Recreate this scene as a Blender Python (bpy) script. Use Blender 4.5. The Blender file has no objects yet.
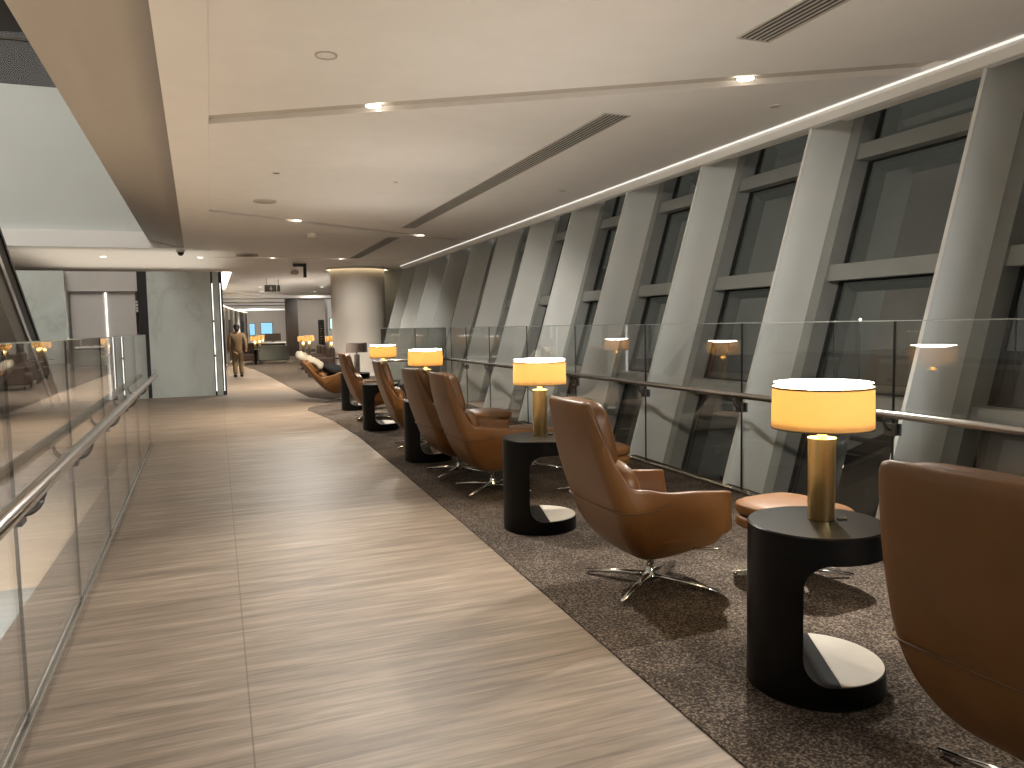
import bpy, bmesh, math, random
from mathutils import Vector, Matrix
PI = math.pi
random.seed(7)
SC = bpy.context.scene
COL = SC.collection
H = 3.38                                   # ceiling height

# ------------------------------------------------------------------ helpers
def bm_new(): return bmesh.new()

def add_box(bm, x0, x1, y0, y1, z0, z1, mi=0, M=None):
    vs = [Vector((x, y, z)) for z in (z0, z1) for y in (y0, y1) for x in (x0, x1)]
    if M is not None: vs = [M @ v for v in vs]
    v = [bm.verts.new(p) for p in vs]
    for f in ((0, 2, 3, 1), (4, 5, 7, 6), (0, 1, 5, 4), (2, 6, 7, 3), (0, 4, 6, 2), (1, 3, 7, 5)):
        fc = bm.faces.new([v[i] for i in f]); fc.material_index = mi

def add_prism(bm, pts, z0, z1, mi=0, cap_mi=None):
    """vertical prism on a plan polygon (counter-clockwise)"""
    a = [bm.verts.new((p[0], p[1], z0)) for p in pts]
    b = [bm.verts.new((p[0], p[1], z1)) for p in pts]
    n = len(pts)
    fs = [bm.faces.new(a[::-1]), bm.faces.new(b)]
    for f in fs: f.material_index = mi if cap_mi is None else cap_mi
    for i in range(n):
        f = bm.faces.new((a[i], a[(i + 1) % n], b[(i + 1) % n], b[i])); f.material_index = mi

def add_lathe(bm, prof, n=32, c=(0, 0), mi=0, smooth=True):
    """surface of revolution about a vertical axis; prof = [(r, z), ...]"""
    rings = []
    for r, z in prof:
        if r < 1e-6:
            rings.append([bm.verts.new((c[0], c[1], z))])
        else:
            rings.append([bm.verts.new((c[0] + r * math.cos(2 * PI * k / n), c[1] + r * math.sin(2 * PI * k / n), z)) for k in range(n)])
    for A, B in zip(rings, rings[1:]):
        for k in range(n):
            k2 = (k + 1) % n
            if len(A) == 1 and len(B) == 1: continue
            if len(A) == 1: f = bm.faces.new((A[0], B[k2], B[k]))
            elif len(B) == 1: f = bm.faces.new((A[k], A[k2], B[0]))
            else: f = bm.faces.new((A[k], A[k2], B[k2], B[k]))
            f.material_index = mi; f.smooth = smooth

def add_tube(bm, pts, r, n=10, mi=0, r_end=None, sq=None):
    """tube along a polyline"""
    pts = [Vector(p) for p in pts]
    rings = []
    up0 = Vector((0, 0, 1))
    m = len(pts)
    for i, p in enumerate(pts):
        d = (pts[min(i + 1, m - 1)] - pts[max(i - 1, 0)]).normalized()
        up = up0 if abs(d.z) < .95 else Vector((1, 0, 0))
        s = d.cross(up).normalized(); t = s.cross(d)
        rr = r if r_end is None else r + (r_end - r) * i / (m - 1)
        a, b = (rr, rr) if sq is None else (rr * sq[0], rr * sq[1])
        rings.append([bm.verts.new(p + s * (a * math.cos(2 * PI * k / n)) + t * (b * math.sin(2 * PI * k / n))) for k in range(n)])
    for A, B in zip(rings, rings[1:]):
        for k in range(n):
            f = bm.faces.new((A[k], A[(k + 1) % n], B[(k + 1) % n], B[k])); f.smooth = True; f.material_index = mi
    for R in (rings[0][::-1], rings[-1]):
        f = bm.faces.new(R); f.material_index = mi

def add_pillow(bm, hx, hy, hz, p=4.0, n=10, M=None, puff=0.0):
    """soft cushion: superellipsoid box with half sizes hx, hy, hz"""
    tmp = bmesh.new()
    bmesh.ops.create_cube(tmp, size=2)
    bmesh.ops.subdivide_edges(tmp, edges=tmp.edges[:], cuts=n, use_grid_fill=True)
    mp = {}
    for v in tmp.verts:
        c = v.co
        s = (abs(c.x) ** p + abs(c.y) ** p + abs(c.z) ** p) ** (1 / p)
        q = Vector((c.x / s, c.y / s, c.z / s))
        k = 1 + puff * (1 - min(1, q.x * q.x)) * (1 - min(1, q.y * q.y))
        w = Vector((q.x * hx, q.y * hy, q.z * hz * k))
        mp[v] = bm.verts.new(M @ w if M is not None else w)
    for f in tmp.faces:
        g = bm.faces.new([mp[v] for v in f.verts]); g.smooth = True
    tmp.free()

def link(o, parent=None):
    COL.objects.link(o)
    if parent is not None: o.parent = parent
    return o

def obj(name, bm, mats, parent=None, bevel=0, seg=2, smooth=None):
    bmesh.ops.recalc_face_normals(bm, faces=bm.faces[:])
    me = bpy.data.meshes.new(name); bm.to_mesh(me); bm.free()
    for m in (mats if isinstance(mats, (list, tuple)) else [mats]): me.materials.append(m)
    o = link(bpy.data.objects.new(name, me), parent)
    if smooth is not None:
        for p in me.polygons: p.use_smooth = smooth
    if bevel:
        b = o.modifiers.new('bevel', 'BEVEL'); b.width = bevel; b.segments = seg; b.limit_method = 'ANGLE'; b.angle_limit = .6
    return o

def tag(o, label=None, cat=None, group=None, kind=None):
    if label: o['label'] = label
    if cat: o['category'] = cat
    if group: o['group'] = group
    if kind: o['kind'] = kind
    return o

def thing(name, label, cat, loc=(0, 0, 0), rz=0, group=None):
    o = link(bpy.data.objects.new(name, None))
    o.empty_display_size = .1
    o.location = loc; o.rotation_euler = (0, 0, rz)
    return tag(o, label, cat, group)

def struct(name, bm, mats, label, cat, parent=None, **k):
    o = obj(name, bm, mats, parent, **k)
    return tag(o, label, cat, None, 'structure')

def dup(root, loc, rz, label):
    r = root.copy(); COL.objects.link(r); r.location = loc; r.rotation_euler = (0, 0, rz); r['label'] = label
    for ch in list(root.children):
        c = ch.copy(); COL.objects.link(c); c.parent = r
        for g in ch.children:
            d = g.copy(); COL.objects.link(d); d.parent = c
    return r

# ------------------------------------------------------------------ materials
def nodes(name):
    m = bpy.data.materials.new(name); m.use_nodes = True
    nt = m.node_tree; nt.nodes.clear()
    out = nt.nodes.new('ShaderNodeOutputMaterial')
    return m, nt, out

def pbr(name, col, rough=.5, metal=0., spec=.5, noise=None, bump=0., bscale=200., coat=0.):
    """noise = (scale xyz, amount, detail) multiplies the base colour; bump adds a fine grain"""
    m, nt, out = nodes(name)
    N, L = nt.nodes, nt.links
    b = N.new('ShaderNodeBsdfPrincipled')
    b.inputs['Base Color'].default_value = (*col, 1); b.inputs['Roughness'].default_value = rough
    b.inputs['Metallic'].default_value = metal; b.inputs['Specular IOR Level'].default_value = spec
    b.inputs['Coat Weight'].default_value = coat
    L.new(b.outputs[0], out.inputs[0])
    tc = N.new('ShaderNodeTexCoord')
    if noise:
        mp = N.new('ShaderNodeMapping'); mp.inputs['Scale'].default_value = noise[0]
        L.new(tc.outputs['Object'], mp.inputs[0])
        nz = N.new('ShaderNodeTexNoise'); nz.inputs['Scale'].default_value = 1; nz.inputs['Detail'].default_value = noise[2]
        L.new(mp.outputs[0], nz.inputs[0])
        rp = N.new('ShaderNodeMapRange'); rp.inputs[1].default_value = .25; rp.inputs[2].default_value = .75
        rp.inputs[3].default_value = 1 - noise[1]; rp.inputs[4].default_value = 1 + noise[1]
        L.new(nz.outputs[0], rp.inputs[0])
        mx = N.new('ShaderNodeVectorMath'); mx.operation = 'SCALE'; mx.inputs[0].default_value = col
        L.new(rp.outputs[0], mx.inputs['Scale']); L.new(mx.outputs[0], b.inputs['Base Color'])
    if bump:
        nb = N.new('ShaderNodeTexNoise'); nb.inputs['Scale'].default_value = bscale; nb.inputs['Detail'].default_value = 3
        L.new(tc.outputs['Object'], nb.inputs[0])
        bp = N.new('ShaderNodeBump'); bp.inputs['Strength'].default_value = bump; bp.inputs['Distance'].default_value = .01
        L.new(nb.outputs[0], bp.inputs['Height']); L.new(bp.outputs[0], b.inputs['Normal'])
    return m

def emit(name, col, s):
    m, nt, out = nodes(name)
    e = nt.nodes.new('ShaderNodeEmission'); e.inputs[0].default_value = (*col, 1); e.inputs[1].default_value = s
    nt.links.new(e.outputs[0], out.inputs[0])
    return m

def glass(name, ior=1.5, tint=(1, 1, 1), rough=0.0, body=None, amt=0.):
    m, nt, out = nodes(name)
    N, L = nt.nodes, nt.links
    t = N.new('ShaderNodeBsdfTransparent'); t.inputs[0].default_value = (*tint, 1)
    g = N.new('ShaderNodeBsdfGlossy'); g.inputs['Roughness'].default_value = rough; g.inputs[0].default_value = (1, 1, 1, 1)
    fr = N.new('ShaderNodeFresnel'); fr.inputs[0].default_value = ior
    # same reflectance from either side of the pane
    geo = N.new('ShaderNodeNewGeometry')
    ma = N.new('ShaderNodeMath'); ma.operation = 'MULTIPLY_ADD'   # ior on front, 1/ior handled by the node: feed ior^(+-1)
    ma.inputs[0].default_value = 0; ma.inputs[1].default_value = 0; ma.inputs[2].default_value = ior
    mi = N.new('ShaderNodeMix'); mi.data_type = 'FLOAT'
    mi.inputs[2].default_value = ior; mi.inputs[3].default_value = 1 / ior
    L.new(geo.outputs['Backfacing'], mi.inputs[0]); L.new(mi.outputs[0], fr.inputs[0])
    mx = N.new('ShaderNodeMixShader')
    L.new(fr.outputs[0], mx.inputs[0]); L.new(t.outputs[0], mx.inputs[1]); L.new(g.outputs[0], mx.inputs[2])
    last = mx
    if body:
        d = N.new('ShaderNodeBsdfDiffuse'); d.inputs[0].default_value = (*body, 1)
        m2 = N.new('ShaderNodeMixShader'); m2.inputs[0].default_value = amt
        L.new(mx.outputs[0], m2.inputs[1]); L.new(d.outputs[0], m2.inputs[2]); last = m2
    L.new(last.outputs[0], out.inputs[0])
    return m

def floor_mat():
    m, nt, out = nodes('walkway_stone')
    N, L = nt.nodes, nt.links
    b = N.new('ShaderNodeBsdfPrincipled'); L.new(b.outputs[0], out.inputs[0])
    tc = N.new('ShaderNodeTexCoord')
    def noise(sc, det, rough=.5, dist=0.):
        mp = N.new('ShaderNodeMapping'); mp.inputs['Scale'].default_value = sc; L.new(tc.outputs['Object'], mp.inputs[0])
        n = N.new('ShaderNodeTexNoise'); n.inputs['Scale'].default_value = 1; n.inputs['Detail'].default_value = det
        n.inputs['Roughness'].default_value = rough; n.inputs['Distortion'].default_value = dist
        L.new(mp.outputs[0], n.inputs[0]); return n.outputs[0]
    a = noise((1.3, 15, 1), 5, .6, .3); c = noise((3.0, 70, 1), 4, .7, .2); w = noise((.5, 3.2, 1), 2)
    def math_(op, x, y):
        n = N.new('ShaderNodeMath'); n.operation = op
        for i, v in enumerate((x, y)):
            if isinstance(v, (int, float)): n.inputs[i].default_value = v
            else: L.new(v, n.inputs[i])
        return n.outputs[0]
    s = math_('ADD', math_('MULTIPLY', a, .5), math_('ADD', math_('MULTIPLY', c, .34), math_('MULTIPLY', w, .16)))
    r = N.new('ShaderNodeValToRGB')
    e = r.color_ramp.elements
    e[0].position = .33; e[0].color = (.080, .056, .038, 1)
    e[1].position = .68; e[1].color = (.33, .262, .20, 1)
    x = r.color_ramp.elements.new(.5); x.color = (.185, .140, .102, 1)
    L.new(s, r.inputs[0])
    sp = N.new('ShaderNodeSeparateXYZ'); L.new(tc.outputs['Object'], sp.inputs[0])
    X, Y = sp.outputs[0], sp.outputs[1]
    # tile joints: one run along the corridor and staggered cross joints
    jx = math_('LESS_THAN', math_('ABSOLUTE', math_('SUBTRACT', X, math_('ADD', .055, math_('MULTIPLY', Y, .008))), 0), .0032)
    side = math_('GREATER_THAN', X, math_('ADD', .055, math_('MULTIPLY', Y, .008)))
    yy = math_('ADD', math_('SUBTRACT', Y, 7.70), math_('MULTIPLY', side, 1.15))
    fm = math_('ABSOLUTE', math_('SUBTRACT', math_('MODULO', math_('ADD', yy, 310), 3.1), 0), 0)
    jy = math_('LESS_THAN', fm, .006)
    j = math_('MAXIMUM', jx, jy)
    mx = N.new('ShaderNodeMix'); mx.data_type = 'RGBA'; L.new(math_('MULTIPLY', j, .6), mx.inputs[0])
    L.new(r.outputs[0], mx.inputs[6]); mx.inputs[7].default_value = (.06, .045, .03, 1)
    L.new(mx.outputs[2], b.inputs['Base Color'])
    b.inputs['Roughness'].default_value = .50; b.inputs['Specular IOR Level'].default_value = .28
    bp = N.new('ShaderNodeBump'); bp.inputs['Strength'].default_value = .12; bp.inputs['Distance'].default_value = .004
    L.new(s, bp.inputs['Height']); L.new(bp.outputs[0], b.inputs['Normal'])
    return m

def carpet_mat():
    m, nt, out = nodes('carpet_loop')
    N, L = nt.nodes, nt.links
    b = N.new('ShaderNodeBsdfPrincipled'); L.new(b.outputs[0], out.inputs[0])
    tc = N.new('ShaderNodeTexCoord')
    n1 = N.new('ShaderNodeTexNoise'); n1.inputs['Scale'].default_value = 85; n1.inputs['Detail'].default_value = 2
    n1.inputs['Roughness'].default_value = .75
    n2 = N.new('ShaderNodeTexNoise'); n2.inputs['Scale'].default_value = 4; n2.inputs['Detail'].default_value = 3
    for n in (n1, n2): L.new(tc.outputs['Object'], n.inputs[0])
    ad = N.new('ShaderNodeMath'); ad.operation = 'MULTIPLY_ADD'; ad.inputs[1].default_value = .22; L.new(n2.outputs[0], ad.inputs[0]); L.new(n1.outputs[0], ad.inputs[2])
    r = N.new('ShaderNodeValToRGB'); L.new(ad.outputs[0], r.inputs[0])
    e = r.color_ramp.elements
    e[0].position = .46; e[0].color = (.026, .020, .016, 1)
    e[1].position = .80; e[1].color = (.215, .175, .142, 1)
    x = e.new(.62); x.color = (.066, .052, .042, 1)
    L.new(r.outputs[0], b.inputs['Base Color'])
    b.inputs['Roughness'].default_value = 1; b.inputs['Specular IOR Level'].default_value = .05
    bp = N.new('ShaderNodeBump'); bp.inputs['Strength'].default_value = .6; bp.inputs['Distance'].default_value = .006
    L.new(n1.outputs[0], bp.inputs['Height']); L.new(bp.outputs[0], b.inputs['Normal'])
    return m

def shade_mat(name, col, glow):
    """lamp shade fabric lit from the bulb inside"""
    m, nt, out = nodes(name)
    N, L = nt.nodes, nt.links
    d = N.new('ShaderNodeBsdfDiffuse'); d.inputs[0].default_value = (*col, 1)
    t = N.new('ShaderNodeBsdfTranslucent'); t.inputs[0].default_value = (*glow, 1)
    mx = N.new('ShaderNodeMixShader'); mx.inputs[0].default_value = .6
    L.new(d.outputs[0], mx.inputs[1]); L.new(t.outputs[0], mx.inputs[2]); L.new(mx.outputs[0], out.inputs[0])
    return m

def marble_mat():
    m, nt, out = nodes('pale_veined_glass_cladding')
    N, L = nt.nodes, nt.links
    b = N.new('ShaderNodeBsdfPrincipled'); L.new(b.outputs[0], out.inputs[0])
    tc = N.new('ShaderNodeTexCoord')
    mp = N.new('ShaderNodeMapping'); mp.inputs['Scale'].default_value = (1, 1, .6); mp.inputs['Rotation'].default_value = (0, .5, 0)
    L.new(tc.outputs['Object'], mp.inputs[0])
    n = N.new('ShaderNodeTexNoise'); n.inputs['Scale'].default_value = 1.3; n.inputs['Detail'].default_value = 7; n.inputs['Distortion'].default_value = .8
    L.new(mp.outputs[0], n.inputs[0])
    a = N.new('ShaderNodeMath'); a.operation = 'SUBTRACT'; a.inputs[1].default_value = .5; L.new(n.outputs[0], a.inputs[0])
    c = N.new('ShaderNodeMath'); c.operation = 'ABSOLUTE'; L.new(a.outputs[0], c.inputs[0])
    r = N.new('ShaderNodeValToRGB'); L.new(c.outputs[0], r.inputs[0])
    e = r.color_ramp.elements
    e[0].position = 0; e[0].color = (.55, .585, .555, 1); e[1].position = .03; e[1].color = (.61, .65, .615, 1)
    x = e.new(.2); x.color = (.68, .73, .69, 1)
    L.new(r.outputs[0], b.inputs['Base Color'])
    b.inputs['Roughness'].default_value = .16; b.inputs['Specular IOR Level'].default_value = .7
    return m

M = {}
M['floor'] = floor_mat(); M['carpet'] = carpet_mat()
M['ceil'] = pbr('ceiling_paint', (.83, .805, .78), .9, spec=.1, noise=((3, 3, 3), .02, 4))
M['ceil_dark'] = pbr('darker_ceiling_tone', (.55, .51, .46), .9, spec=.1)
M['beam'] = pbr('beam_shade_tone', (.42, .385, .345), .8, spec=.15, noise=((2, .6, 1), .05, 3))  # base colour darkened for the shade on the tilted underside
M['trim'] = pbr('white_trim', (.90, .885, .86), .45, spec=.4)
M['fin'] = pbr('fin_panel', (.76, .77, .74), .5, spec=.3, noise=((1.2, 1.2, 1.6), .05, 3))
M['fin_edge'] = pbr('fin_edge', (.72, .73, .70), .45, spec=.3)
M['alu'] = pbr('window_metal', (.29, .30, .285), .45, metal=.1, noise=((4, 4, 4), .06, 3))
M['gasket'] = pbr('rubber_gasket', (.015, .015, .015), .6)
M['win'] = glass('window_glass', 1.75, (.75, .78, .76))
M['glass'] = glass('balustrade_glass', 1.5, (.985, .99, .985))
M['glass_grey'] = glass('grey_glass', 1.8, (.62, .63, .61))
M['glass_dim'] = glass('dim_glass', 1.2, (.8, .8, .8))
M['gedge'] = pbr('glass_edge', (.012, .014, .013), .3, spec=.4)
M['gtop'] = pbr('glass_top_edge', (.42, .46, .43), .25, spec=.6)
M['steel'] = pbr('brushed_steel', (.50, .48, .455), .24, metal=1.)
M['steel_dark'] = pbr('dark_steel', (.16, .15, .14), .38, metal=.9)
M['chrome'] = pbr('polished_chrome', (.78, .77, .75), .10, metal=1.)
M['leather'] = pbr('tan_leather', (.160, .069, .0195), .38, spec=.45, noise=((5, 5, 5), .10, 4), bump=.05, bscale=260)
M['leather_in'] = pbr('tan_leather_cushion', (.160, .069, .0195), .40, spec=.45, noise=((6, 6, 6), .10, 4), bump=.05, bscale=260)
M['piping'] = pbr('seam_piping', (.10, .045, .02), .5)
M['black'] = pbr('black_stained_wood', (.0045, .004, .0036), .34, spec=.13, noise=((2, 2, 30), .25, 4))
M['stone'] = pbr('pale_plate', (.62, .55, .46), .5, noise=((9, 9, 9), .05, 4))
M['brass'] = pbr('brushed_brass', (.85, .62, .28), .30, metal=1., noise=((60, 60, 1.5), .12, 3))
M['pewter'] = pbr('grey_lamp_body', (.30, .28, .25), .5, metal=.4)
M['shade'] = shade_mat('lit_shade_fabric', (.70, .50, .26), (.056, .0300, .0085))
M['shade_off'] = pbr('grey_shade_fabric', (.16, .125, .11), .9, bump=.1, bscale=300)
M['shade_rim'] = pbr('shade_rim', (.10, .075, .04), .6)
M['diffuser'] = emit('lamp_diffuser', (1, .90, .77), 27)
M['diffuser_low'] = emit('lamp_lower_diffuser', (1, .74, .42), 18)
M['downlight'] = emit('downlight_lens', (1, .90, .74), 9)
M['dl_ring'] = pbr('downlight_ring', (.80, .77, .72), .5)
M['vent'] = pbr('vent_slats', (.50, .47, .43), .5)
M['vent_in'] = pbr('vent_duct', (.05, .045, .04), .8)
M['marble'] = marble_mat()
M['panel'] = pbr('pale_lift_panel', (.62, .585, .56), .25, spec=.6, noise=((1, 1, .8), .05, 3))
M['slot'] = pbr('dark_slot', (.012, .011, .010), .4)
M['fascia'] = pbr('atrium_plaster', (.60, .62, .60), .8, spec=.15, noise=((.4, .4, .5), .05, 3))
M['grey_wall'] = pbr('taupe_wall', (.36, .32, .28), .8, noise=((1, 1, .3), .04, 3))
M['pillar'] = pbr('column_plaster', (.60, .55, .49), .75, spec=.2, noise=((1, 1, 1), .03, 3))
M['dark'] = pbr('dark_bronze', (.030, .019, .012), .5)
M['lowfloor'] = pbr('lower_floor', (.58, .47, .35), .5, noise=((1, 5, 1), .06, 4))
M['blue'] = pbr('blue_grey_carpet', (.30, .35, .37), .9)
M['skin'] = pbr('skin', (.42, .24, .16), .55)
M['suit'] = pbr('beige_uniform', (.205, .135, .07), .85, noise=((8, 8, 8), .08, 3))
M['trousers'] = pbr('beige_trousers', (.25, .17, .09), .85, noise=((8, 8, 8), .08, 3))
M['hair'] = pbr('black_hair', (.010, .008, .007), .5)
M['blackcloth'] = pbr('black_cloth', (.010, .009, .009), .9)
M['cream'] = pbr('cream_cloth', (.52, .46, .36), .9, bump=.3, bscale=25)
M['grey_uph'] = pbr('grey_upholstery', (.115, .12, .105), .9)
M['truss'] = pbr('grey_truss_panel', (.36, .36, .34), .5)
M['brown_uph'] = pbr('dark_brown_upholstery', (.045, .022, .013), .6)
M['screen'] = emit('blue_screen', (.30, .62, .85), .75)
M['screen_pale'] = emit('pale_screen', (.55, .85, .78), 1.0)
M['rear_fill'] = emit('rear_fill_glow', (.95, .99, 1), 52)  # glow of the fill panels added behind the camera
M['cove'] = emit('cove_strip', (1, .86, .64), 12)
M['cove_soft'] = emit('soft_cove_strip', (1, .80, .50), 3.2)
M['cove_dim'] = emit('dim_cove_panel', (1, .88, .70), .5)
M['cornice_glint'] = emit('cornice_highlight_glow', (1, .95, .86), .62)
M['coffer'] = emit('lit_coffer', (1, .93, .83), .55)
M['lightbox'] = emit('ceiling_light_panel', (1, .93, .78), 3)
M['night'] = pbr('night_apron', (.022, .022, .021), .9, noise=((.3, .3, .3), .4, 4))
M['outlamp'] = emit('apron_lamp', (1, .93, .8), 8)
M['led'] = emit('led_line', (1, .97, .88), 1.3)
M['signface'] = pbr('exit_sign_face', (.13, .125, .11), .4)
M['white'] = pbr('white_paint', (.8, .79, .76), .5)

# ------------------------------------------------------------------ camera
f_px = 769.0
cd = bpy.data.cameras.new('camera'); cam = bpy.data.objects.new('camera', cd); COL.objects.link(cam)
cd.sensor_fit = 'HORIZONTAL'; cd.sensor_width = 36; cd.lens = f_px / 1024 * 36; cd.clip_end = 300; cd.clip_start = .05
def cam_axes(vp=(210., 331.), roll=.019, f=f_px):
    y = Vector(((vp[0] - 512) / f, (vp[1] - 384) / f, 1)).normalized()
    p2 = Vector(((vp[0] + 500 - 512) / f, (vp[1] - 500 * roll - 384) / f, 1))
    z = p2.cross(y).normalized()
    if z.y > 0: z = -z
    x = y.cross(z)
    if x.x < 0: x = -x
    return x, y, z        # world axes expressed in camera (right, down, forward)
ax, ay, az = cam_axes()
right = Vector((ax.x, ay.x, az.x)); down = Vector((ax.y, ay.y, az.y)); fwd = Vector((ax.z, ay.z, az.z))
R = Matrix((right, -down, -fwd)).transposed()
cam.matrix_world = Matrix.Translation((0, 0, 1.5)) @ R.to_4x4()
SC.camera = cam

# ------------------------------------------------------------------ setting: floors
VX = -1.03                                  # edge of the slab beside the void
bm = bm_new()
add_box(bm, VX, 4.4, -24, 11.6, -.45, 0)
add_box(bm, VX, 14, 11.6, 62, -.45, 0); add_box(bm, -12, VX, 11.6, 62, -.45, 0)
struct('floor', bm, M['floor'], 'beige wood-look stone walkway floor with pale streaks', 'floor')
bm = bm_new()
pts = [(1.4, -14), (1.58, -4.5), (1.61, 2.03), (1.645, 3.14), (1.72, 5.31), (1.79, 7.85), (1.85, 10.6), (1.80, 12.8), (1.68, 14.1), (1.62, 14.6),
       (1.68, 15.0), (1.9, 15.35), (2.4, 15.6), (4.6, 15.7), (4.45, 8), (4.28, 2), (4.2, -4.5), (4.0, -14)]
add_prism(bm, pts[::-1], .0005, .008)
struct('floor_carpet', bm, M['carpet'], 'dark brown flecked carpet under the lounge chairs', 'carpet')
bm = bm_new()
pts = [(2.9, 16.2), (2.3, 16.6), (1.98, 17.3), (1.86, 20.5), (1.78, 24), (1.66, 27.6), (1.48, 31.4), (1.2, 34.6), (1.3, 36), (3, 45), (9, 45), (9, 16.2)]
add_prism(bm, pts[::-1], .0005, .008)
struct('floor_carpet', bm, M['carpet'], 'dark carpet of the next seating bay beyond the cross aisle', 'carpet')
bm = bm_new(); add_box(bm, -12, 3, -24, 36, -4.7, -4.5)
struct('floor_lower', bm, M['lowfloor'], 'pale lower floor seen down through the glass of the void', 'floor')
bm = bm_new(); add_box(bm, -9, -3.2, 17.4, 20.8, -4.499, -4.485)
struct('floor_rug', bm, M['blue'], 'blue-grey carpet on the lower floor', 'carpet')

# ------------------------------------------------------------------ setting: ceiling
def g1(x): return 7.56 - .618 * x            # centre lines of the ceiling channels
def g2(x): return 13.05 + .63 * x
def g3(x): return 21.27
XL, XR = .075, 5.75
def panel(lo, hi):
    return [(XL, lo(XL)), (XR, lo(XR)), (XR, hi(XR)), (XL, hi(XL))]
bm = bm_new()
w1, w2, w3 = .15, .13, .06
add_prism(bm, panel(lambda x: -24, lambda x: g1(x) - w1), H, H + .12)
add_prism(bm, panel(lambda x: g1(x) + w1, lambda x: g2(x) - w2), H, H + .12)
add_prism(bm, panel(lambda x: g2(x) + w2, lambda x: g3(x) - w3), H, H + .12)
add_prism(bm, [(XL, g3(0) + w3), (XR, g3(0) + w3), (XR, 24), (14, 24), (14, 41), (XL, 41)], H, H + .12)
add_box(bm, XL - .03, XR, -24, 23, H + .045, H + .11, 1)  # channel tops in a darker tone, painting the shadow there
add_box(bm, -9, XL - .002, 19.28, 41, H, H + .3)
# dropped coffers over the far end of the hall
for k in range(6):
    add_box(bm, -9, 14, 41 + k * 3.3, 43.0 + k * 3.3, H - .05 - .09 * k, H + .2, 0)
    add_box(bm, -9, 14, 43.0 + k * 3.3, 44.3 + k * 3.3, H + .1 - .06 * k, H + .3, 0)
struct('ceiling', bm, [M['ceil'], M['ceil_dark']], 'off-white plaster ceiling with shallow diagonal channels', 'ceiling')
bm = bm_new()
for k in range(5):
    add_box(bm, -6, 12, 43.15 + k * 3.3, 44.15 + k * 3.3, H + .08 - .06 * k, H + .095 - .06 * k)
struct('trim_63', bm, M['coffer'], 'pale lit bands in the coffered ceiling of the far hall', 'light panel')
def beam_a(y): return -.165 - .0155 * max(y, -2)
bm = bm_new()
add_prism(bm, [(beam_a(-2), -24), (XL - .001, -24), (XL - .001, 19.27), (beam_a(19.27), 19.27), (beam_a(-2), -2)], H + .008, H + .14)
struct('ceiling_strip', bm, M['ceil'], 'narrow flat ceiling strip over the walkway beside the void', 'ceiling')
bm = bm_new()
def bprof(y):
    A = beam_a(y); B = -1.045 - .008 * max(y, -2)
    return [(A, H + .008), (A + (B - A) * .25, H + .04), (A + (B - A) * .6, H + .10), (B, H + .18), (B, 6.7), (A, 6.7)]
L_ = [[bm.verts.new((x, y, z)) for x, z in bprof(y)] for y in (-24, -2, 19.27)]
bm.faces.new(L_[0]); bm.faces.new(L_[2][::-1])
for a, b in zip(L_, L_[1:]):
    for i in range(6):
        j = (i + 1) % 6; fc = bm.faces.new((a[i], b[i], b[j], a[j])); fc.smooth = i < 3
struct('beam', bm, M['beam'], 'shade-darkened sloping underside of the upper floor edge along the void', 'beam')
# atrium end: fascia band, upper wall, upper floor glass
bm = bm_new(); add_box(bm, -12, -.275, 19.14, 19.27, H - .0, H + .36)
struct('trim_1', bm, M['trim'], 'pale fascia band at the end of the void under the upper wall', 'trim')
bm = bm_new(); add_box(bm, -12, -1.09, 19.28, 19.6, H + .36, 6.76)
struct('wall_atrium', bm, M['fascia'], 'pale grey upper wall facing the void', 'wall')
bm = bm_new(); add_box(bm, -12, -1.1, 19.6, 22.6, 6.5, 6.75); 
struct('floor_upper', bm, M['fascia'], 'upper storey floor edge', 'floor')
bm = bm_new(); add_box(bm, -12, 1, 22.5, 22.7, 6.9, 11)  # dark colour painted in for the unlit storey
struct('wall_upper', bm, M['dark'], 'rear wall of the upper storey, coloured dark to look unlit', 'wall')
bm = bm_new(); add_box(bm, -12.2, -.2, -24.2, 27.2, 11, 11.2)
struct('ceiling_upper', bm, M['ceil'], 'high ceiling over the void', 'ceiling')
bm = bm_new(); add_box(bm, -12.2, -12, -24, 62, -4.7, 11)
struct('wall_left', bm, M['fascia'], 'far side wall across the void', 'wall')
bm = bm_new(); add_box(bm, -12, 3, 35.8, 36, -4.7, -.45)
struct('wall_lower', bm, M['fascia'], 'wall closing the lower level of the void', 'wall')
bm = bm_new(); add_box(bm, -12, 7, -24.2, -24, -4.7, 11)
struct('wall_rear', bm, M['grey_wall'], 'taupe wall behind the seating', 'wall')

# ------------------------------------------------------------------ window wall
SL = .30
def wx(y, z): return 4.30 + .018 * (y - 4) + SL * z
FY = [4.03 + 1.765 * k for k in range(-14, 12)]
Z0, Z1 = -.9, 3.62
DEP = .66
for k, y in enumerate(FY):
    bm = bm_new()
    t = .032
    a = []
    for yy in (y, y + t):
        for z in (Z0, Z1):
            a.append([bm.verts.new((wx(yy, z) + d, yy, z)) for d in (0, .025, DEP)])
    n0, n1, f0, f1 = a
    for q, mi in (((n0[1], n0[2], n1[2], n1[1]), 0), ((n0[0], n0[1], n1[1], n1[0]), 1), ((f0[2], f0[0], f1[0], f1[2]), 0), ((n0[0], n1[0], f1[0], f0[0]), 1),
                  ((n0[2], f0[2], f1[2], n1[2]), 0)):
        fc = bm.faces.new(q); fc.material_index = mi
    struct('trim_%d' % (k + 2), bm, [M['fin'], M['fin_edge']],
           'slanted pale grey fin number %d of the window wall counted from the near end' % (k + 1), 'window fin')
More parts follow.
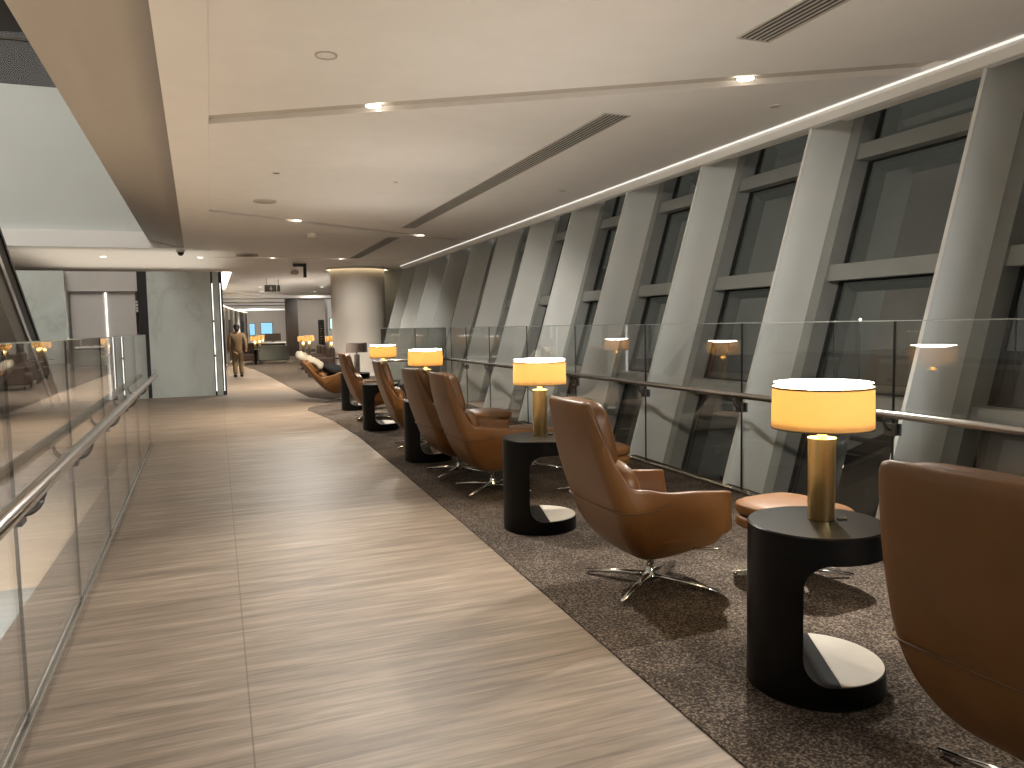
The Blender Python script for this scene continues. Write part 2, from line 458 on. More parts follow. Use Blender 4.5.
for k in range(len(FY) - 1):
    y0, y1 = FY[k] + .032, FY[k + 1]
    win = thing('window_%d' % (k + 1), 'dark night window between slanted fins %d and %d of the window wall' % (k + 1, k + 2), 'window')
    win['kind'] = 'structure'
    bm = bm_new()
    def slant(bm, ya, yb, za, zb, d0, d1, mi=0):
        v = []
        for z in (za, zb):
            for yy in (ya, yb):
                for d in (d0, d1): v.append(bm.verts.new((wx(yy, z) + d, yy, z)))
        for f in ((0, 2, 3, 1), (4, 5, 7, 6), (0, 1, 5, 4), (2, 6, 7, 3), (0, 4, 6, 2), (1, 3, 7, 5)):
            fc = bm.faces.new([v[i] for i in f]); fc.material_index = mi
    for ya, yb in ((y0, y0 + .10), (y1 - .13, y1)):
        slant(bm, ya, yb, Z0, Z1, DEP - .19, DEP + .06)
    for z in (-.55, .78, 1.93, 3.06):
        slant(bm, y0 + .1, y1 - .13, z - .075, z + .075, DEP - .16, DEP + .06)
    for ya, yb in ((y0 + .10, y0 + .125), (y1 - .155, y1 - .13)):
        slant(bm, ya, yb, Z0, Z1, DEP - .01, DEP + .02, 1)
    for z in (.78, 1.93, 3.06):
        slant(bm, y0 + .12, y1 - .15, z - .095, z - .075, DEP - .01, DEP + .02, 1)
        slant(bm, y0 + .12, y1 - .15, z + .075, z + .09, DEP - .01, DEP + .02, 1)
    obj('frame', bm, [M['alu'], M['gasket']], win)
    bm = bm_new(); slant(bm, y0 + .1, y1 - .13, Z0, Z1, DEP + .025, DEP + .027)
    # keep only the inner face of the pane: one reflecting surface
    obj('pane', bm, M['win'], win)
bm = bm_new()
def cor(y): return wx(y, 3.3) - .06
a = []
for y in (-23.9, 23.4):
    c = cor(y)
    a.append([bm.verts.new((c + dx, y, z)) for dx, z in ((-.05, H + .05), (-.05, H - .045), (.0, H - .10), (.09, H - .10), (.09, H + .05))])
for i in range(5):
    j = (i + 1) % 5; bm.faces.new((a[0][i], a[1][i], a[1][j], a[0][j]))
bm.faces.new(a[0]); bm.faces.new(a[1][::-1])
struct('trim_50', bm, M['trim'], 'white cornice where the ceiling meets the window fins', 'trim')
bm = bm_new(); add_box(bm, 4.3, 5.8, -23.9, 23.6, -.98, -.9)
struct('trim_51', bm, M['ceil_dark'], 'ledge at the foot of the window fins', 'trim')
bm = bm_new()  # glowing strip that paints the highlight on the cornice edge
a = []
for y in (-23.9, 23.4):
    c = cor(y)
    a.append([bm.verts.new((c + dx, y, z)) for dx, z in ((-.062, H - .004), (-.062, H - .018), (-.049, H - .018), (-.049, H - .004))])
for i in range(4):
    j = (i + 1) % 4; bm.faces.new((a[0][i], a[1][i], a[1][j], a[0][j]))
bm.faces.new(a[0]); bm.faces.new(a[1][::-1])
struct('trim_62', bm, M['cornice_glint'], 'thin glowing highlight added along the upper edge of the cornice', 'trim')
# the dark apron outside
bm = bm_new(); add_box(bm, 5.8, 160, -60, 140, -6.2, -6)
struct('ground_exterior', bm, M['night'], 'dark airport apron outside the windows', 'ground')
for i, (x, y, z) in enumerate(((60, 62, 1.2), (63.5, 62, 1.3), (70, 75, 2.6), (40, 22, .3), (52, 37, 2.6), (46, 26, 1.9))):
    t = thing('apron_floodlight', 'small distant lamp on a pole outside the dark windows', 'lamp', (x, y, -6), 0, 'lamps on the apron')
    bm = bm_new(); add_tube(bm, [(0, 0, 0), (0, 0, z + 6)], .06); obj('pole', bm, M['steel_dark'], t)
    bm = bm_new(); bmesh.ops.create_uvsphere(bm, u_segments=12, v_segments=8, radius=.13, matrix=Matrix.Translation((0, 0, z + 6.1))); obj('lamp', bm, M['outlamp'], t)

# ------------------------------------------------------------------ balustrades
def bal(name, label, A, B, npan, hgt, rail_side, gap=.002, rail_z=.87, rail_r=.026, rail_off=.085, first=0., bracket='block', edge=.004, gm='glass'):
    """glass balustrade from A to B with a handrail held off the glass on one side"""
    A, B = Vector((*A, 0)), Vector((*B, 0))
    L_ = (B - A).length; ang = math.atan2(B.y - A.y, B.x - A.x)
    root = thing(name, label, 'balustrade', A, ang)
    s = rail_side
    cuts = [0] + [c for c in first] + [L_]
    for a, b in zip(cuts, cuts[1:]):
        bm = bm_new()
        x0, x1, t = a + gap / 2, b - gap / 2, .006
        add_box(bm, x0 + edge, x1 - edge, -t, t, .03, hgt - .006, 0)
        add_box(bm, x0, x0 + edge, -t, t, .03, hgt - .006, 1); add_box(bm, x1 - edge, x1, -t, t, .03, hgt - .006, 1)
        add_box(bm, x0, x1, -t, t, hgt - .006, hgt, 2)
        # drop the hidden inner ends so that light crosses only two glass faces
        obj('glass_panel', bm, [M[gm], M['gedge'], M['gtop']], root)
    bm = bm_new()
    add_box(bm, 0, L_, -.022, -.012, 0, .035); add_box(bm, 0, L_, .012, .022, 0, .035); add_box(bm, 0, L_, -.012, .012, 0, .02)
    obj('base_channel', bm, M['steel'], root, bevel=.002)
    bm = bm_new()
    y = s * rail_off
    add_tube(bm, [(0, y, rail_z), (L_, y, rail_z)], rail_r, 20)
    obj('handrail', bm, M['steel'], root)
    for c in cuts[1:-1]:
        bm = bm_new()
        add_box(bm, c - .045, c + .045, min(s * .009, s * .03), max(s * .009, s * .03), rail_z - .15, rail_z - .07)
        add_box(bm, c - .045, c + .045, min(-s * .009, -s * .03), max(-s * .009, -s * .03), rail_z - .15, rail_z - .07)
        pts = [(c, s * .03, rail_z - .11)] + [(c, s * (.03 + (rail_off - .03) * math.sin(q)), rail_z - .11 + (.11 - rail_r * .7) * (1 - math.cos(q))) for q in [PI / 2 * k / 6 for k in range(1, 7)]]
        add_tube(bm, pts, .012, 10)
        obj('bracket', bm, M['steel_dark'], root, bevel=.004)
    return root
AR, BR = (4.10, -4.0), (4.36, 14.4)
Lr = math.hypot(BR[0] - AR[0], BR[1] - AR[1])
bal('glass_balustrade', 'long clear glass balustrade with slim steel handrail in front of the windows', AR, BR, 0, 1.485, +1,
    first=[y + 4.0 for y in (-1.0, .65, 2.25, 3.82, 5.42, 7.03, 8.75, 10.4, 12.1, 13.4)])
bal('glass_balustrade', 'short glass return panel at the far end of the window balustrade, reflecting lamps', (4.31, 14.56), (3.02, 14.56), 0, 1.485, +1, first=[.62], gm='glass_grey')
AL, BL = (-.645, -4.0), (-.80, 11.2)
bal('glass_balustrade', 'clear glass balustrade with round steel handrail along the void beside the walkway', AL, BL, 0, 1.47, -1,
    first=[y + 4.0 for y in (-1.1, .4, 1.9, 3.36, 4.76, 6.3, 7.85, 9.35)], rail_z=.93, rail_r=.031, rail_off=.10, bracket='round', edge=.003)

# ------------------------------------------------------------------ lounge chairs
def sst(a, b, x):
    t = max(0, min(1, (x - a) / (b - a))); return t * t * (3 - 2 * t)
def chair_shell():
    bm = bm_new()
    path = []
    for i in range(8): path.append((.36 - i * .44 / 7, -.365 + .006 * i / 7))
    for i in range(1, 6): path.append((-.08 - .115 * i / 5, -.359))
    for i in range(1, 8):
        q = PI / 2 * i / 8; path.append((-.195 - .105 * math.sin(q), -.254 - .105 * math.cos(q)))
    m_ = len(path)
    for i in range(0, 11): path.append((-.30 - .010 * math.sin(PI * i / 10), -.254 + .508 * i / 10))
    for (x, y) in path[:m_][::-1]: path.append((x, -y))
    NV = 24
    rows = []
    for (x, y) in path:
        b = sst(-.212, -.286, x)
        rim = .60 - .02 * max(0, (x - .1) / .26) + .035 * sst(.0, -.2, x) + .455 * b ** .8
        if b >= 1: rim = 1.09 - .035 * max(0, (abs(y) - .25) / .12) ** 2
        zb = .19 + .065 * sst(-.02, .36, x)
        colv = []
        for j in range(NV + 1):
            t = j / NV
            z = zb + (rim - zb) * t
            if z < .54:
                q = (.54 - z) / .35
                k = .36 + .64 * max(0, 1 - q ** 1.75) ** .72
            else: k = 1
            kx = k if x < .1 else 1 - (1 - k) * .55
            px, py = .06 + (x - .06) * kx, y * (k + (1 - k) * .12)
            if z > .5:
                h = (z - .5) / .585
                B = sst(-.16, -.25, x)
                px -= .165 * h * B + .02 * math.sin(PI * h) * B
                py *= 1 - .20 * h * B
            # the front edge of each arm leans forward
            if x > .0: px += .035 * (x / .36) * max(0, min(1, (.60 - z) / .25))
            colv.append(bm.verts.new((px, py, z)))
        rows.append(colv)
    for A, B in zip(rows, rows[1:]):
        for j in range(NV):
            f = bm.faces.new((A[j], B[j], B[j + 1], A[j + 1])); f.smooth = True
    c = bm.verts.new((.10, 0, .185))
    ring = [r[0] for r in rows]
    for a, b in zip(ring, ring[1:] + ring[:1]):
        f = bm.faces.new((c, b, a)); f.smooth = True
    return bm
def back_x(z): 
    h = (z - .5) / .585
    return -.305 - .165 * h - .02 * math.sin(PI * h)
ME = {}
def base_leg(q, r0, r1, zc):
    bm = bm_new()
    c, s = math.cos(q), math.sin(q)
    add_tube(bm, [(c * r0, s * r0, zc), (c * r1 * .5, s * r1 * .5, zc - .010), (c * r1, s * r1, .018)],   .022, 8, r_end=.013, sq=(1.0, .75))
    add_lathe(bm, [(0, .010), (.013, .010), (.013, .022), (0, .022)], 10, (c * (r1 - .012), s * (r1 - .012)))
    return bm
def make_chair(label, loc, rz):
    t = thing('lounge_chair', label, 'chair', loc, rz, 'tan leather swivel lounge chairs')
    sh = obj('shell', chair_shell(), M['leather'], t)
    so = sh.modifiers.new('thick', 'SOLIDIFY'); so.thickness = .045; so.offset = -1
    ss = sh.modifiers.new('soft', 'SUBSURF'); ss.levels = 1; ss.render_levels = 1
    bm = bm_new(); add_pillow(bm, .335, .300, .085, 4.5, 10, Matrix.Translation((.145, 0, .370)) @ Matrix.Rotation(-.04, 4, 'Y'), .12)
    obj('seat_cushion', bm, M['leather_in'], t)
    bm = bm_new()
    add_pillow(bm, .062, .262, .185, 4.5, 10, Matrix.Translation((back_x(.91) + .098, 0, .905)) @ Matrix.Rotation(-.27, 4, 'Y'))
    obj('headrest', bm, M['leather_in'], t)
    bm = bm_new()
    add_pillow(bm, .075, .265, .155, 3.0, 10, Matrix.Translation((back_x(.6) + .165, 0, .60)) @ Matrix.Rotation(-.30, 4, 'Y'))
    obj('lumbar_cushion', bm, M['leather_in'], t)
    bm = bm_new()
    pts = [(-.199 - .112 * math.sin(q), -.254 - .112 * math.cos(q), .512) for q in [PI / 2 * i / 6 for i in range(0, 7)]]
    pts = [(-.03, -.366, .545), (-.12, -.366, .52)] + pts + [(p[0], -p[1], p[2]) for p in pts[:1:-1]] + [(-.12, .366, .52), (-.03, .366, .545)]
    add_tube(bm, pts, .0045, 6); obj('piping', bm, M['piping'], t)
    bm = bm_new()
    add_lathe(bm, [(0, .03), (.045, .03), (.045, .06), (.027, .075), (.027, .16), (.06, .175), (.06, .2), (0, .2)], 20, (.06, 0))
    obj('post', bm, M['chrome'], t)
    for k in range(4):
        bm = base_leg(PI / 4 + k * PI / 2 - .12, .03, .40, .055)
        bmesh.ops.translate(bm, verts=bm.verts[:], vec=(.06, 0, 0))
        obj('leg', bm, M['chrome'], t)
    bm = bm_new(); add_tube(bm, [(.16, -.20, .245), (.24, -.33, .27), (.29, -.36, .275)], .007, 8, r_end=.009)
    obj('lever', bm, M['chrome'], t)
    return t
CH = [((2.235, 1.43), 0.04, 'tan leather lounge chair showing only its dark back beside the nearest lamp table'),
      ((2.225, 3.74), -.02, 'tan leather swivel chair in full side view between the two nearest lamp tables'),
      ((2.285, 6.54), .02, 'tan leather chair just beyond the second lamp table, its arm lit orange'),
      ((2.25, 7.44), .05, 'tan leather chair between its twin with the lit arm and the third lamp table'),
      ((2.33, 9.42), -.05, 'tan leather high-back chair just beyond the third lamp table'),
      ((2.42, 12.75), .0, 'tan leather high-back chair in front of the unlit grey lamp')]
chair0 = make_chair(CH[0][2], (*CH[0][0], .008), CH[0][1])
for (x, y), r, lab in CH[1:]: dup(chair0, (x, y, .008), r, lab)
for c in chair0.children:                     # the star foot of the nearest chair is swivelled the other way
    if c.name.split('.')[0] == 'leg':
        c.matrix_basis = Matrix.Translation((.06, 0, 0)) @ Matrix.Rotation(-.62, 4, 'Z') @ Matrix.Translation((-.06, 0, 0))
rec = dup(chair0, (2.42, 16.0, .0005), .0, 'tan leather chair tipped far back, piled with cream and black cloths')
tilt = Matrix.Translation((.06, 0, .25)) @ Matrix.Rotation(-.39, 4, 'Y') @ Matrix.Translation((-.06, 0, -.22))
for c in rec.children:
    if c.name.split('.')[0] in ('shell', 'seat_cushion', 'headrest', 'lumbar_cushion', 'piping', 'lever'):
        c.matrix_parent_inverse = Matrix.Identity(4); c.matrix_basis = tilt

def make_ottoman(label, loc, rz):
    t = thing('ottoman', label, 'ottoman', loc, rz, 'tan leather footstools of the lounge chairs')
    bm = bm_new(); add_pillow(bm, .245, .30, .05, 4, 10, Matrix.Translation((0, 0, .392)), .15); obj('cushion', bm, M['leather_in'], t)
    bm = bm_new(); add_pillow(bm, .235, .29, .045, 5, 8, Matrix.Translation((0, 0, .312))); obj('seat_pan', bm, M['leather'], t)
    bm = bm_new(); add_lathe(bm, [(0, .03), (.04, .03), (.04, .055), (.025, .07), (.025, .27), (.06, .28), (0, .285)], 18); obj('post', bm, M['chrome'], t)
    for k in range(4): obj('leg', base_leg(PI / 4 + k * PI / 2 + .2, .025, .34, .052), M['chrome'], t)
    return t
ott0 = make_ottoman('orange-lit tan leather ottoman behind the nearest lamp table', (3.10, 3.50, .008), .1)
dup(ott0, (3.13, 6.03, .008), .05, 'tan leather ottoman beyond the headrest of the chair in full side view')
dup(ott0, (3.05, 7.30, .008), -.05, 'tan leather ottoman mostly hidden behind the second lamp table')
dup(ott0, (3.22, 9.08, .008), .0, 'tan leather ottoman with a sheen farthest along the rail')

# ------------------------------------------------------------------ lamp tables
def table_mesh():
    """upright black drum with a rounded slot cut through it, open to +x"""
    R_, HT = .268, .672
    body = bm_new()
    add_lathe(body, [(0, 0), (R_ - .004, 0), (R_, .004), (R_, HT - .006), (R_ - .006, HT), (0, HT)], 72)
    b_o = obj('tmp_body', body, M['black'])
    cut = bm_new()
    x0, x1, z0, z1, r = -.105, .6, .095, HT - .105, .10
    pts = []
    for q in range(9):
        a = PI + PI / 2 * q / 8; pts.append((x0 + r + r * math.cos(a), z0 + r + r * math.sin(a)))
    pts += [(x1, z0), (x1, z1)]
    for q in range(9):
        a = PI / 2 + PI / 2 * q / 8; pts.append((x0 + r + r * math.cos(a), z1 - r + r * math.sin(a)))
    A = [cut.verts.new((x, -.6, z)) for x, z in pts]; B = [cut.verts.new((x, .6, z)) for x, z in pts]
    cut.faces.new(A); cut.faces.new(B[::-1])
    for i in range(len(pts)):
        j = (i + 1) % len(pts); cut.faces.new((A[i], B[i], B[j], A[j]))
    c_o = obj('tmp_cut', cut, M['black'])
    md = b_o.modifiers.new('slot', 'BOOLEAN'); md.operation = 'DIFFERENCE'; md.object = c_o; md.solver = 'EXACT'
    dg = bpy.context.evaluated_depsgraph_get()
    me = bpy.data.meshes.new_from_object(b_o.evaluated_get(dg))
    bpy.data.objects.remove(b_o); bpy.data.objects.remove(c_o)
    for p in me.polygons: p.use_smooth = True
    me.materials.clear(); me.materials.append(M['black'])
    return me
tme = table_mesh()
def make_table(label, loc, rz):
    t = thing('side_table', label, 'side table', loc, rz, 'black drum side tables with a cut-out')
    o = link(bpy.data.objects.new('body', tme), t)
    es = o.modifiers.new('edges', 'EDGE_SPLIT'); es.split_angle = .6
    bm = bm_new(); 
    pts = []
    for k in range(49):
        q = -2.02 + 4.04 * k / 48; pts.append((.262 * math.cos(q), .262 * math.sin(q)))
    pts = [(max(x, .035), y) if abs(y) > .2 and x < .035 else (x, y) for x, y in pts if x > .03]
    add_prism(bm, pts, .094, .0985)
    tag(obj('base_plate', bm, M['stone'], t), 'pale plate on the foot of the table')
    return t
TB = [((2.265, 2.425), -.50, 'black drum side table with a cut-out, nearest of the lamp tables'),
      ((2.215, 5.16), -.26, 'black drum side table beyond the chair in full side view'),
      ((2.24, 8.38), -.18, 'black drum side table third along the carpet, behind two chair backs'),
      ((2.30, 11.25), -.12, 'black drum side table fourth along the carpet'),
      ((2.45, 14.2), -.2, 'black drum side table carrying the unlit grey lamp')]
tab0 = make_table(TB[0][2], (*TB[0][0], .008), TB[0][1])
for (x, y), r, lab in TB[1:]: dup(tab0, (x, y, .008), r, lab)

def make_lamp(label, loc, lit=True):
    t = thing('table_lamp', label, 'lamp', loc, 0, 'drum-shade table lamps' if lit else None)
    mb = M['brass'] if lit else M['pewter']
    bm = bm_new(); add_lathe(bm, [(0, 0), (.050, 0), (.052, .004), (.054, .324), (.056, .329), (.056, .337), (0, .337)], 32)
    obj('lamp_base', bm, mb, t, smooth=True).modifiers.new('edges', 'EDGE_SPLIT').split_angle = .7
    bm = bm_new(); add_lathe(bm, [(0, .335), (.019, .335), (.019, .415), (0, .415)], 16); obj('neck', bm, mb, t)
    bm = bm_new()
    z0, z1, r0, r1 = .380, .545, .198, .195
    add_lathe(bm, [(r0, z0), (r1, z1)], 56); sh = obj('lamp_shade', bm, M['shade'] if lit else M['shade_off'], t)
    bm = bm_new()
    for r, z in ((r0, z0), (r1, z1)):
        add_lathe(bm, [(r - .003, z - .004), (r + .002, z - .004), (r + .002, z + .003), (r - .003, z + .003), (r - .003, z - .004)], 56)
    obj('rim', bm, M['shade_rim'] if lit else M['shade_off'], sh)
    if lit:
        bm = bm_new(); add_lathe(bm, [(0, .520), (r1 - .006, .564)], 40)
        obj('diffuser', bm, M['diffuser'], t)
        bm = bm_new(); add_lathe(bm, [(.02, .388), (r0 - .006, .400)], 40); obj('lower_diffuser', bm, M['diffuser_low'], t)
        ld = bpy.data.lights.new('bulb', 'POINT'); ld.energy = LAMP_W; ld.color = (1, .80, .52); ld.shadow_soft_size = .05
        lo = link(bpy.data.objects.new('bulb', ld), t); lo.location = (0, 0, .465)
    bm = bm_new(); add_tube(bm, [(.04, -.045, .004), (.075, -.06, .004), (.08, -.05, .012)], .006, 8); obj('switch', bm, M['blackcloth'], t)
    return t
LAMP_W = 12.5
TH = .680
lamp0 = make_lamp('glowing amber drum-shade lamp on the nearest black table', (2.31, 2.445, TH + .0015))
for (x, y), lab in (((2.265, 5.24), 'glowing amber drum-shade lamp on the second table, beside the chair in side view'),
                    ((2.265, 8.50), 'glowing amber lamp behind two chair headrests, third lit lamp along the carpet'),
                    ((2.37, 11.30), 'glowing amber lamp fourth along the carpet, beside the unlit grey one')):
    dup(lamp0, (x, y, TH + .0015), 0, lab)
make_lamp('unlit table lamp with a grey shade and grey base before the round column', (2.50, 14.25, TH + .0015), False)

# ------------------------------------------------------------------ cloths on the tipped chair
bm = bm_new()
add_pillow(bm, .15, .20, .09, 2.6, 8, Matrix.Translation((1.72, 16.0, .92)) @ Matrix.Rotation(.65, 4, 'Y'))
add_pillow(bm, .20, .22, .085, 2.6, 8, Matrix.Translation((1.96, 15.99, .80)) @ Matrix.Rotation(.6, 4, 'Y'))
for v in bm.verts:
    c = v.co; c.z += .022 * math.sin(c.x * 31 + c.y * 17) + .016 * math.sin(c.y * 43 - c.x * 13)
tag(obj('blanket', bm, M['cream'], None), 'crumpled cream blanket heaped on the back of the tipped chair', 'blanket')
bm = bm_new()
add_pillow(bm, .30, .25, .09, 3, 10, Matrix.Translation((2.36, 15.99, .66)) @ Matrix.Rotation(.30, 4, 'Y'))
for v in bm.verts:
    c = v.co; c.z += .018 * math.sin(c.x * 25 + c.y * 21) + .012 * math.sin(c.y * 37)
tag(obj('coat', bm, M['blackcloth'], None), 'black coat lying over the seat of the tipped chair', 'coat')

# ------------------------------------------------------------------ ceiling fittings
DL = [((1.39, g1(1.39)), 'downlight glowing in the nearest ceiling channel above the walkway'),
      ((4.0, g1(4.0)), 'downlight glowing in the nearest ceiling channel close to the window wall'),
      ((1.51, g2(1.51)), 'downlight in the second ceiling channel above the walkway'),
      ((4.16, g2(4.16)), 'downlight in the second ceiling channel near the cornice'),
      ((3.4, 21.27), 'downlight in the third channel in front of the round column'),
      ((1.62, 21.27), 'downlight in the third channel over the walkway between column and lift block'),
      ((-.15, 21.4), 'downlight in front of the lift block above its right panel'),
      ((-2.37, 21.5), 'downlight above the lift door recess'),
      ((-4.47, 21.5), 'downlight above the dark escalator handrail'),
      ((2.13, 35.6), 'tiny far downlight just left of the hanging exit sign'),
      ((2.45, 39.9), 'tiny far downlight below and left of the hanging exit sign'),
      ((4.79, 35.6), 'tiny far downlight to the left of the round column top'),
      ((5.0, 39.9), 'tiny far downlight low behind the bracketed projector')]
dl0 = None
for i, ((x, y), lab) in enumerate(DL):
    z = H if i > 5 else H + .014
    if dl0 is None:
        dl0 = thing('downlight', lab, 'downlight', (x, y, z), 0, 'round ceiling downlights')
        bm = bm_new(); add_lathe(bm, [(.066, -.002), (.080, -.004), (.082, .0), (.066, .0)], 28); obj('ring', bm, M['dl_ring'], dl0)
        bm = bm_new(); add_lathe(bm, [(0, -.0025), (.066, -.0025)], 24); obj('lens', bm, M['downlight'], dl0)
    else: dup(dl0, (x, y, z), 0, lab)
SPOT = 400
def spot(x, y, e=SPOT, col=(1, .90, .77), ang=120, z=H - .02, blend=1.0):
    l = bpy.data.lights.new('spot', 'SPOT'); l.energy = e; l.color = col; l.spot_size = math.radians(ang); l.spot_blend = blend; l.shadow_soft_size = .06
    o = bpy.data.objects.new('spot_beam', l); COL.objects.link(o); o.location = (x, y, z); return o
for (x, y), lab in DL[:6]:
    if 10 < y and x < 3.9: spot(x, y, SPOT * 1.7)
def wash(p, q, e, ang=62):
    o = spot(p[0], p[1], e, (1, .95, .86), ang, p[2], 1.0); o.name = 'tilted_beam'
    o.rotation_euler = (Vector(q) - Vector(p)).to_track_quat('-Z', 'Y').to_euler()
wash((1.51, g2(1.51), H - .03), (5.0, 20.0, 1.1), 620, 31)  # fill beam added to lighten the far window fins
wash((1.39, g1(1.39), H - .03), (5.0, 12.5, 1.1), 560, 36)  # added beam that lightens the middle fins
wash((*DL[1][0], H - .03), (2.95, 3.6, .2), 400, 80)
wash((*DL[3][0], H - .03), (3.0, 13.6, .2), 500, 84)
wash((.6, 1.0, H - .03), (5.0, 7.0, 1.3), 480, 46)  # no fitting here; added to brighten the nearest fins
wash((5.4, 42.5, H - .1), (5.4, 46, 1.6), 230, 80)  # added beam to lighten the far partition
wash((3.4, 21.24, H - .03), (4.2, 24.2, .9), 170, 74)  # added to brighten the round column
wash((*DL[0][0], H - .03), (.95, 4.25, 0), 450, 78)
wash((*DL[2][0], H - .03), (.9, 9.4, 0), 400, 50)
wash((*DL[1][0], H - .03), (3.1, 3.5, .42), 620, 25)  # second beam added to brighten the ottoman
wash((3.0, 54.5, 2.6), (3.2, 60, 1.6), 500, 100)  # unseen beam added for the back wall
spot(7.5, 45.5, 900)  # beam added to whiten the shop wall
for x, y in ((2.0, 25.5), (1.6, 29), (1.6, 33), (5, 30), (3.5, 38), (6, 42), (3, 44), (3, 50), (5, 54)): spot(x, y, SPOT * 1.2)  # extra beams added to brighten the far floor and ceiling

lp0 = None  # panel lights added out of view to brighten the window fins
for i, (x, y) in enumerate(((3.2, -9), (4.6, -9), (3.2, -12.5), (4.6, -12.5), (3.2, -16), (4.6, -16))):
    lab = 'unseen panel light added behind the photographer to fill the window fins'
    if lp0 is None:
        lp0 = thing('rear_fill_panel', lab, 'fill light', (x, y, H), 0, 'unseen fill panels added in the rear hall')
        bm = bm_new(); add_box(bm, -.62, .62, -1.22, 1.22, -.02, 0); obj('frame', bm, M['trim'], lp0)
        bm = bm_new(); add_box(bm, -.6, .6, -1.2, 1.2, -.026, -.021); obj('diffuser', bm, M['rear_fill'], lp0)
    else: dup(lp0, (x, y, H), 0, lab)

def vent(y0, y1, label, x0=3.47, slope=.009, w=.25):
    t = thing('air_vent', label, 'air vent', (x0 + slope * (y0 - 3.6), y0, H), math.atan2(-slope, 1), 'linear ceiling air vents')
    L_ = y1 - y0
    bm = bm_new(); add_box(bm, -w / 2, w / 2, 0, L_, -.0015, .0); obj('duct', bm, M['vent_in'], t)
    bm = bm_new()
    for s in (-1, 1): add_box(bm, s * w / 2 - .010, s * w / 2 + .010, -.012, L_ + .012, -.008, 0)
    for yy in (-.012, L_): add_box(bm, -w / 2, w / 2, yy, yy + .012, -.008, 0)
    obj('frame', bm, M['vent'], t)
    bm = bm_new()
    for k in range(1, 6): 
        x = -w / 2 + w * k / 6; add_box(bm, x - .006, x + .006, 0, L_, -.007, -.0015)
    obj('slats', bm, M['vent'], t)
vent(1.2, 4.34, 'slatted air vent in the nearest ceiling panel, cut by the top of the picture')
vent(6.26, 14.45, 'long slatted air vent running along the middle ceiling panel', 3.49)
vent(16.0, 20.95, 'slatted air vent in the ceiling panel before the round column', 3.55)

def ceil_disc(name, label, cat, x, y, r, h=.02, m='dl_ring', m2='ceil_dark'):
    t = thing(name, label, cat, (x, y, H), 0)
    bm = bm_new(); add_lathe(bm, [(r * .82, -h * .6), (r, -h), (r * 1.04, -h * .4), (r * 1.04, 0)], 28); obj('ring', bm, M[m], t)
    bm = bm_new(); add_lathe(bm, [(0, -h * .3), (r * .82, -h * .3)], 28); obj('cover', bm, M[m2], t)
ceil_disc('ceiling_speaker', 'flush round ceiling speaker before the nearest channel', 'speaker', .83, 5.53, .075, .012, 'ceil_dark', 'ceil')
ceil_disc('ceiling_speaker', 'flush round ceiling speaker in the middle panel over the walkway', 'speaker', .83, 11.93, .16, .02, 'ceil_dark')
ceil_disc('sprinkler', 'small concealed sprinkler cap beside the round middle speaker', 'sprinkler', .83, 9.79, .05, .01, 'dl_ring', 'vent_in')
ceil_disc('smoke_detector', 'round smoke detector before the third channel', 'smoke detector', 2.01, 15.8, .13, .10, 'dl_ring', 'vent_in')
ceil_disc('ceiling_speaker', 'dark round speaker in the ceiling beyond the smoke detector', 'speaker', .94, 20.3, .26, .05, 'ceil_dark', 'vent_in')
ceil_disc('sprinkler', 'tiny sprinkler cap between walkway and long vent', 'sprinkler', 2.33, 9.98, .03, .012, 'dl_ring', 'vent_in')
ceil_disc('sprinkler', 'flat sprinkler cap near the nearest window downlight', 'sprinkler', 4.72, 5.6, .055, .008, 'dl_ring', 'ceil_dark')
ceil_disc('sprinkler', 'flat sprinkler cap close to the cornice beside the long vent', 'sprinkler', 4.72, 10.0, .06, .01, 'dl_ring', 'ceil_dark')
# camera dome by the lift block
t = thing('security_camera', 'dark dome security camera on the soffit before the lift block', 'camera', (-.55, 19.5, H), 0)
bm = bm_new(); add_lathe(bm, [(.10, 0), (.10, -.05), (.075, -.055)], 20); obj('housing', bm, M['dl_ring'], t)
bm = bm_new(); add_lathe(bm, [(.075, -.055), (.065, -.1), (.035, -.13), (0, -.14)], 20); obj('dome', bm, M['slot'], t)
# hanging exit sign and bracketed projector
t = thing('exit_sign', 'dark hanging sign with a white arrow under the far ceiling', 'sign', (2.23, 30, H), 0)
bm = bm_new(); add_box(bm, -.28, .14, -.03, .03, -.47, -.22); obj('sign_box', bm, M['signface'], t)
bm = bm_new(); add_box(bm, -.075, -.035, -.036, -.031, -.36, -.27)
v = [bm.verts.new(p) for p in ((-.115, -.034, -.35), (.005, -.034, -.35), (-.055, -.034, -.43))]; bm.faces.new(v); obj('arrow', bm, M['white'], t)
bm = bm_new(); add_box(bm, .17, .27, -.03, .03, -.46, -.23); obj('side_box', bm, M['signface'], t)
bm = bm_new()
for x in (-.2, .22): add_tube(bm, [(x, 0, -.24), (x, 0, 0)], .01, 6)
obj('hanger', bm, M['steel_dark'], t)
t = thing('projector', 'black bracketed projector hanging from the ceiling left of the column', 'projector', (2.42, 22.6, H), 0)
bm = bm_new(); add_box(bm, -.16, .2, -.08, .08, -.12, -.03); add_box(bm, .12, .2, -.08, .08, -.42, -.12); obj('bracket', bm, M['slot'], t, bevel=.01)
bm = bm_new(); add_lathe(bm, [(0, -.33), (.1, -.33), (.12, -.27), (.06, -.2), (0, -.2)], 16, (-.12, 0)); obj('lamp_head', bm, M['ceil_dark'], t)

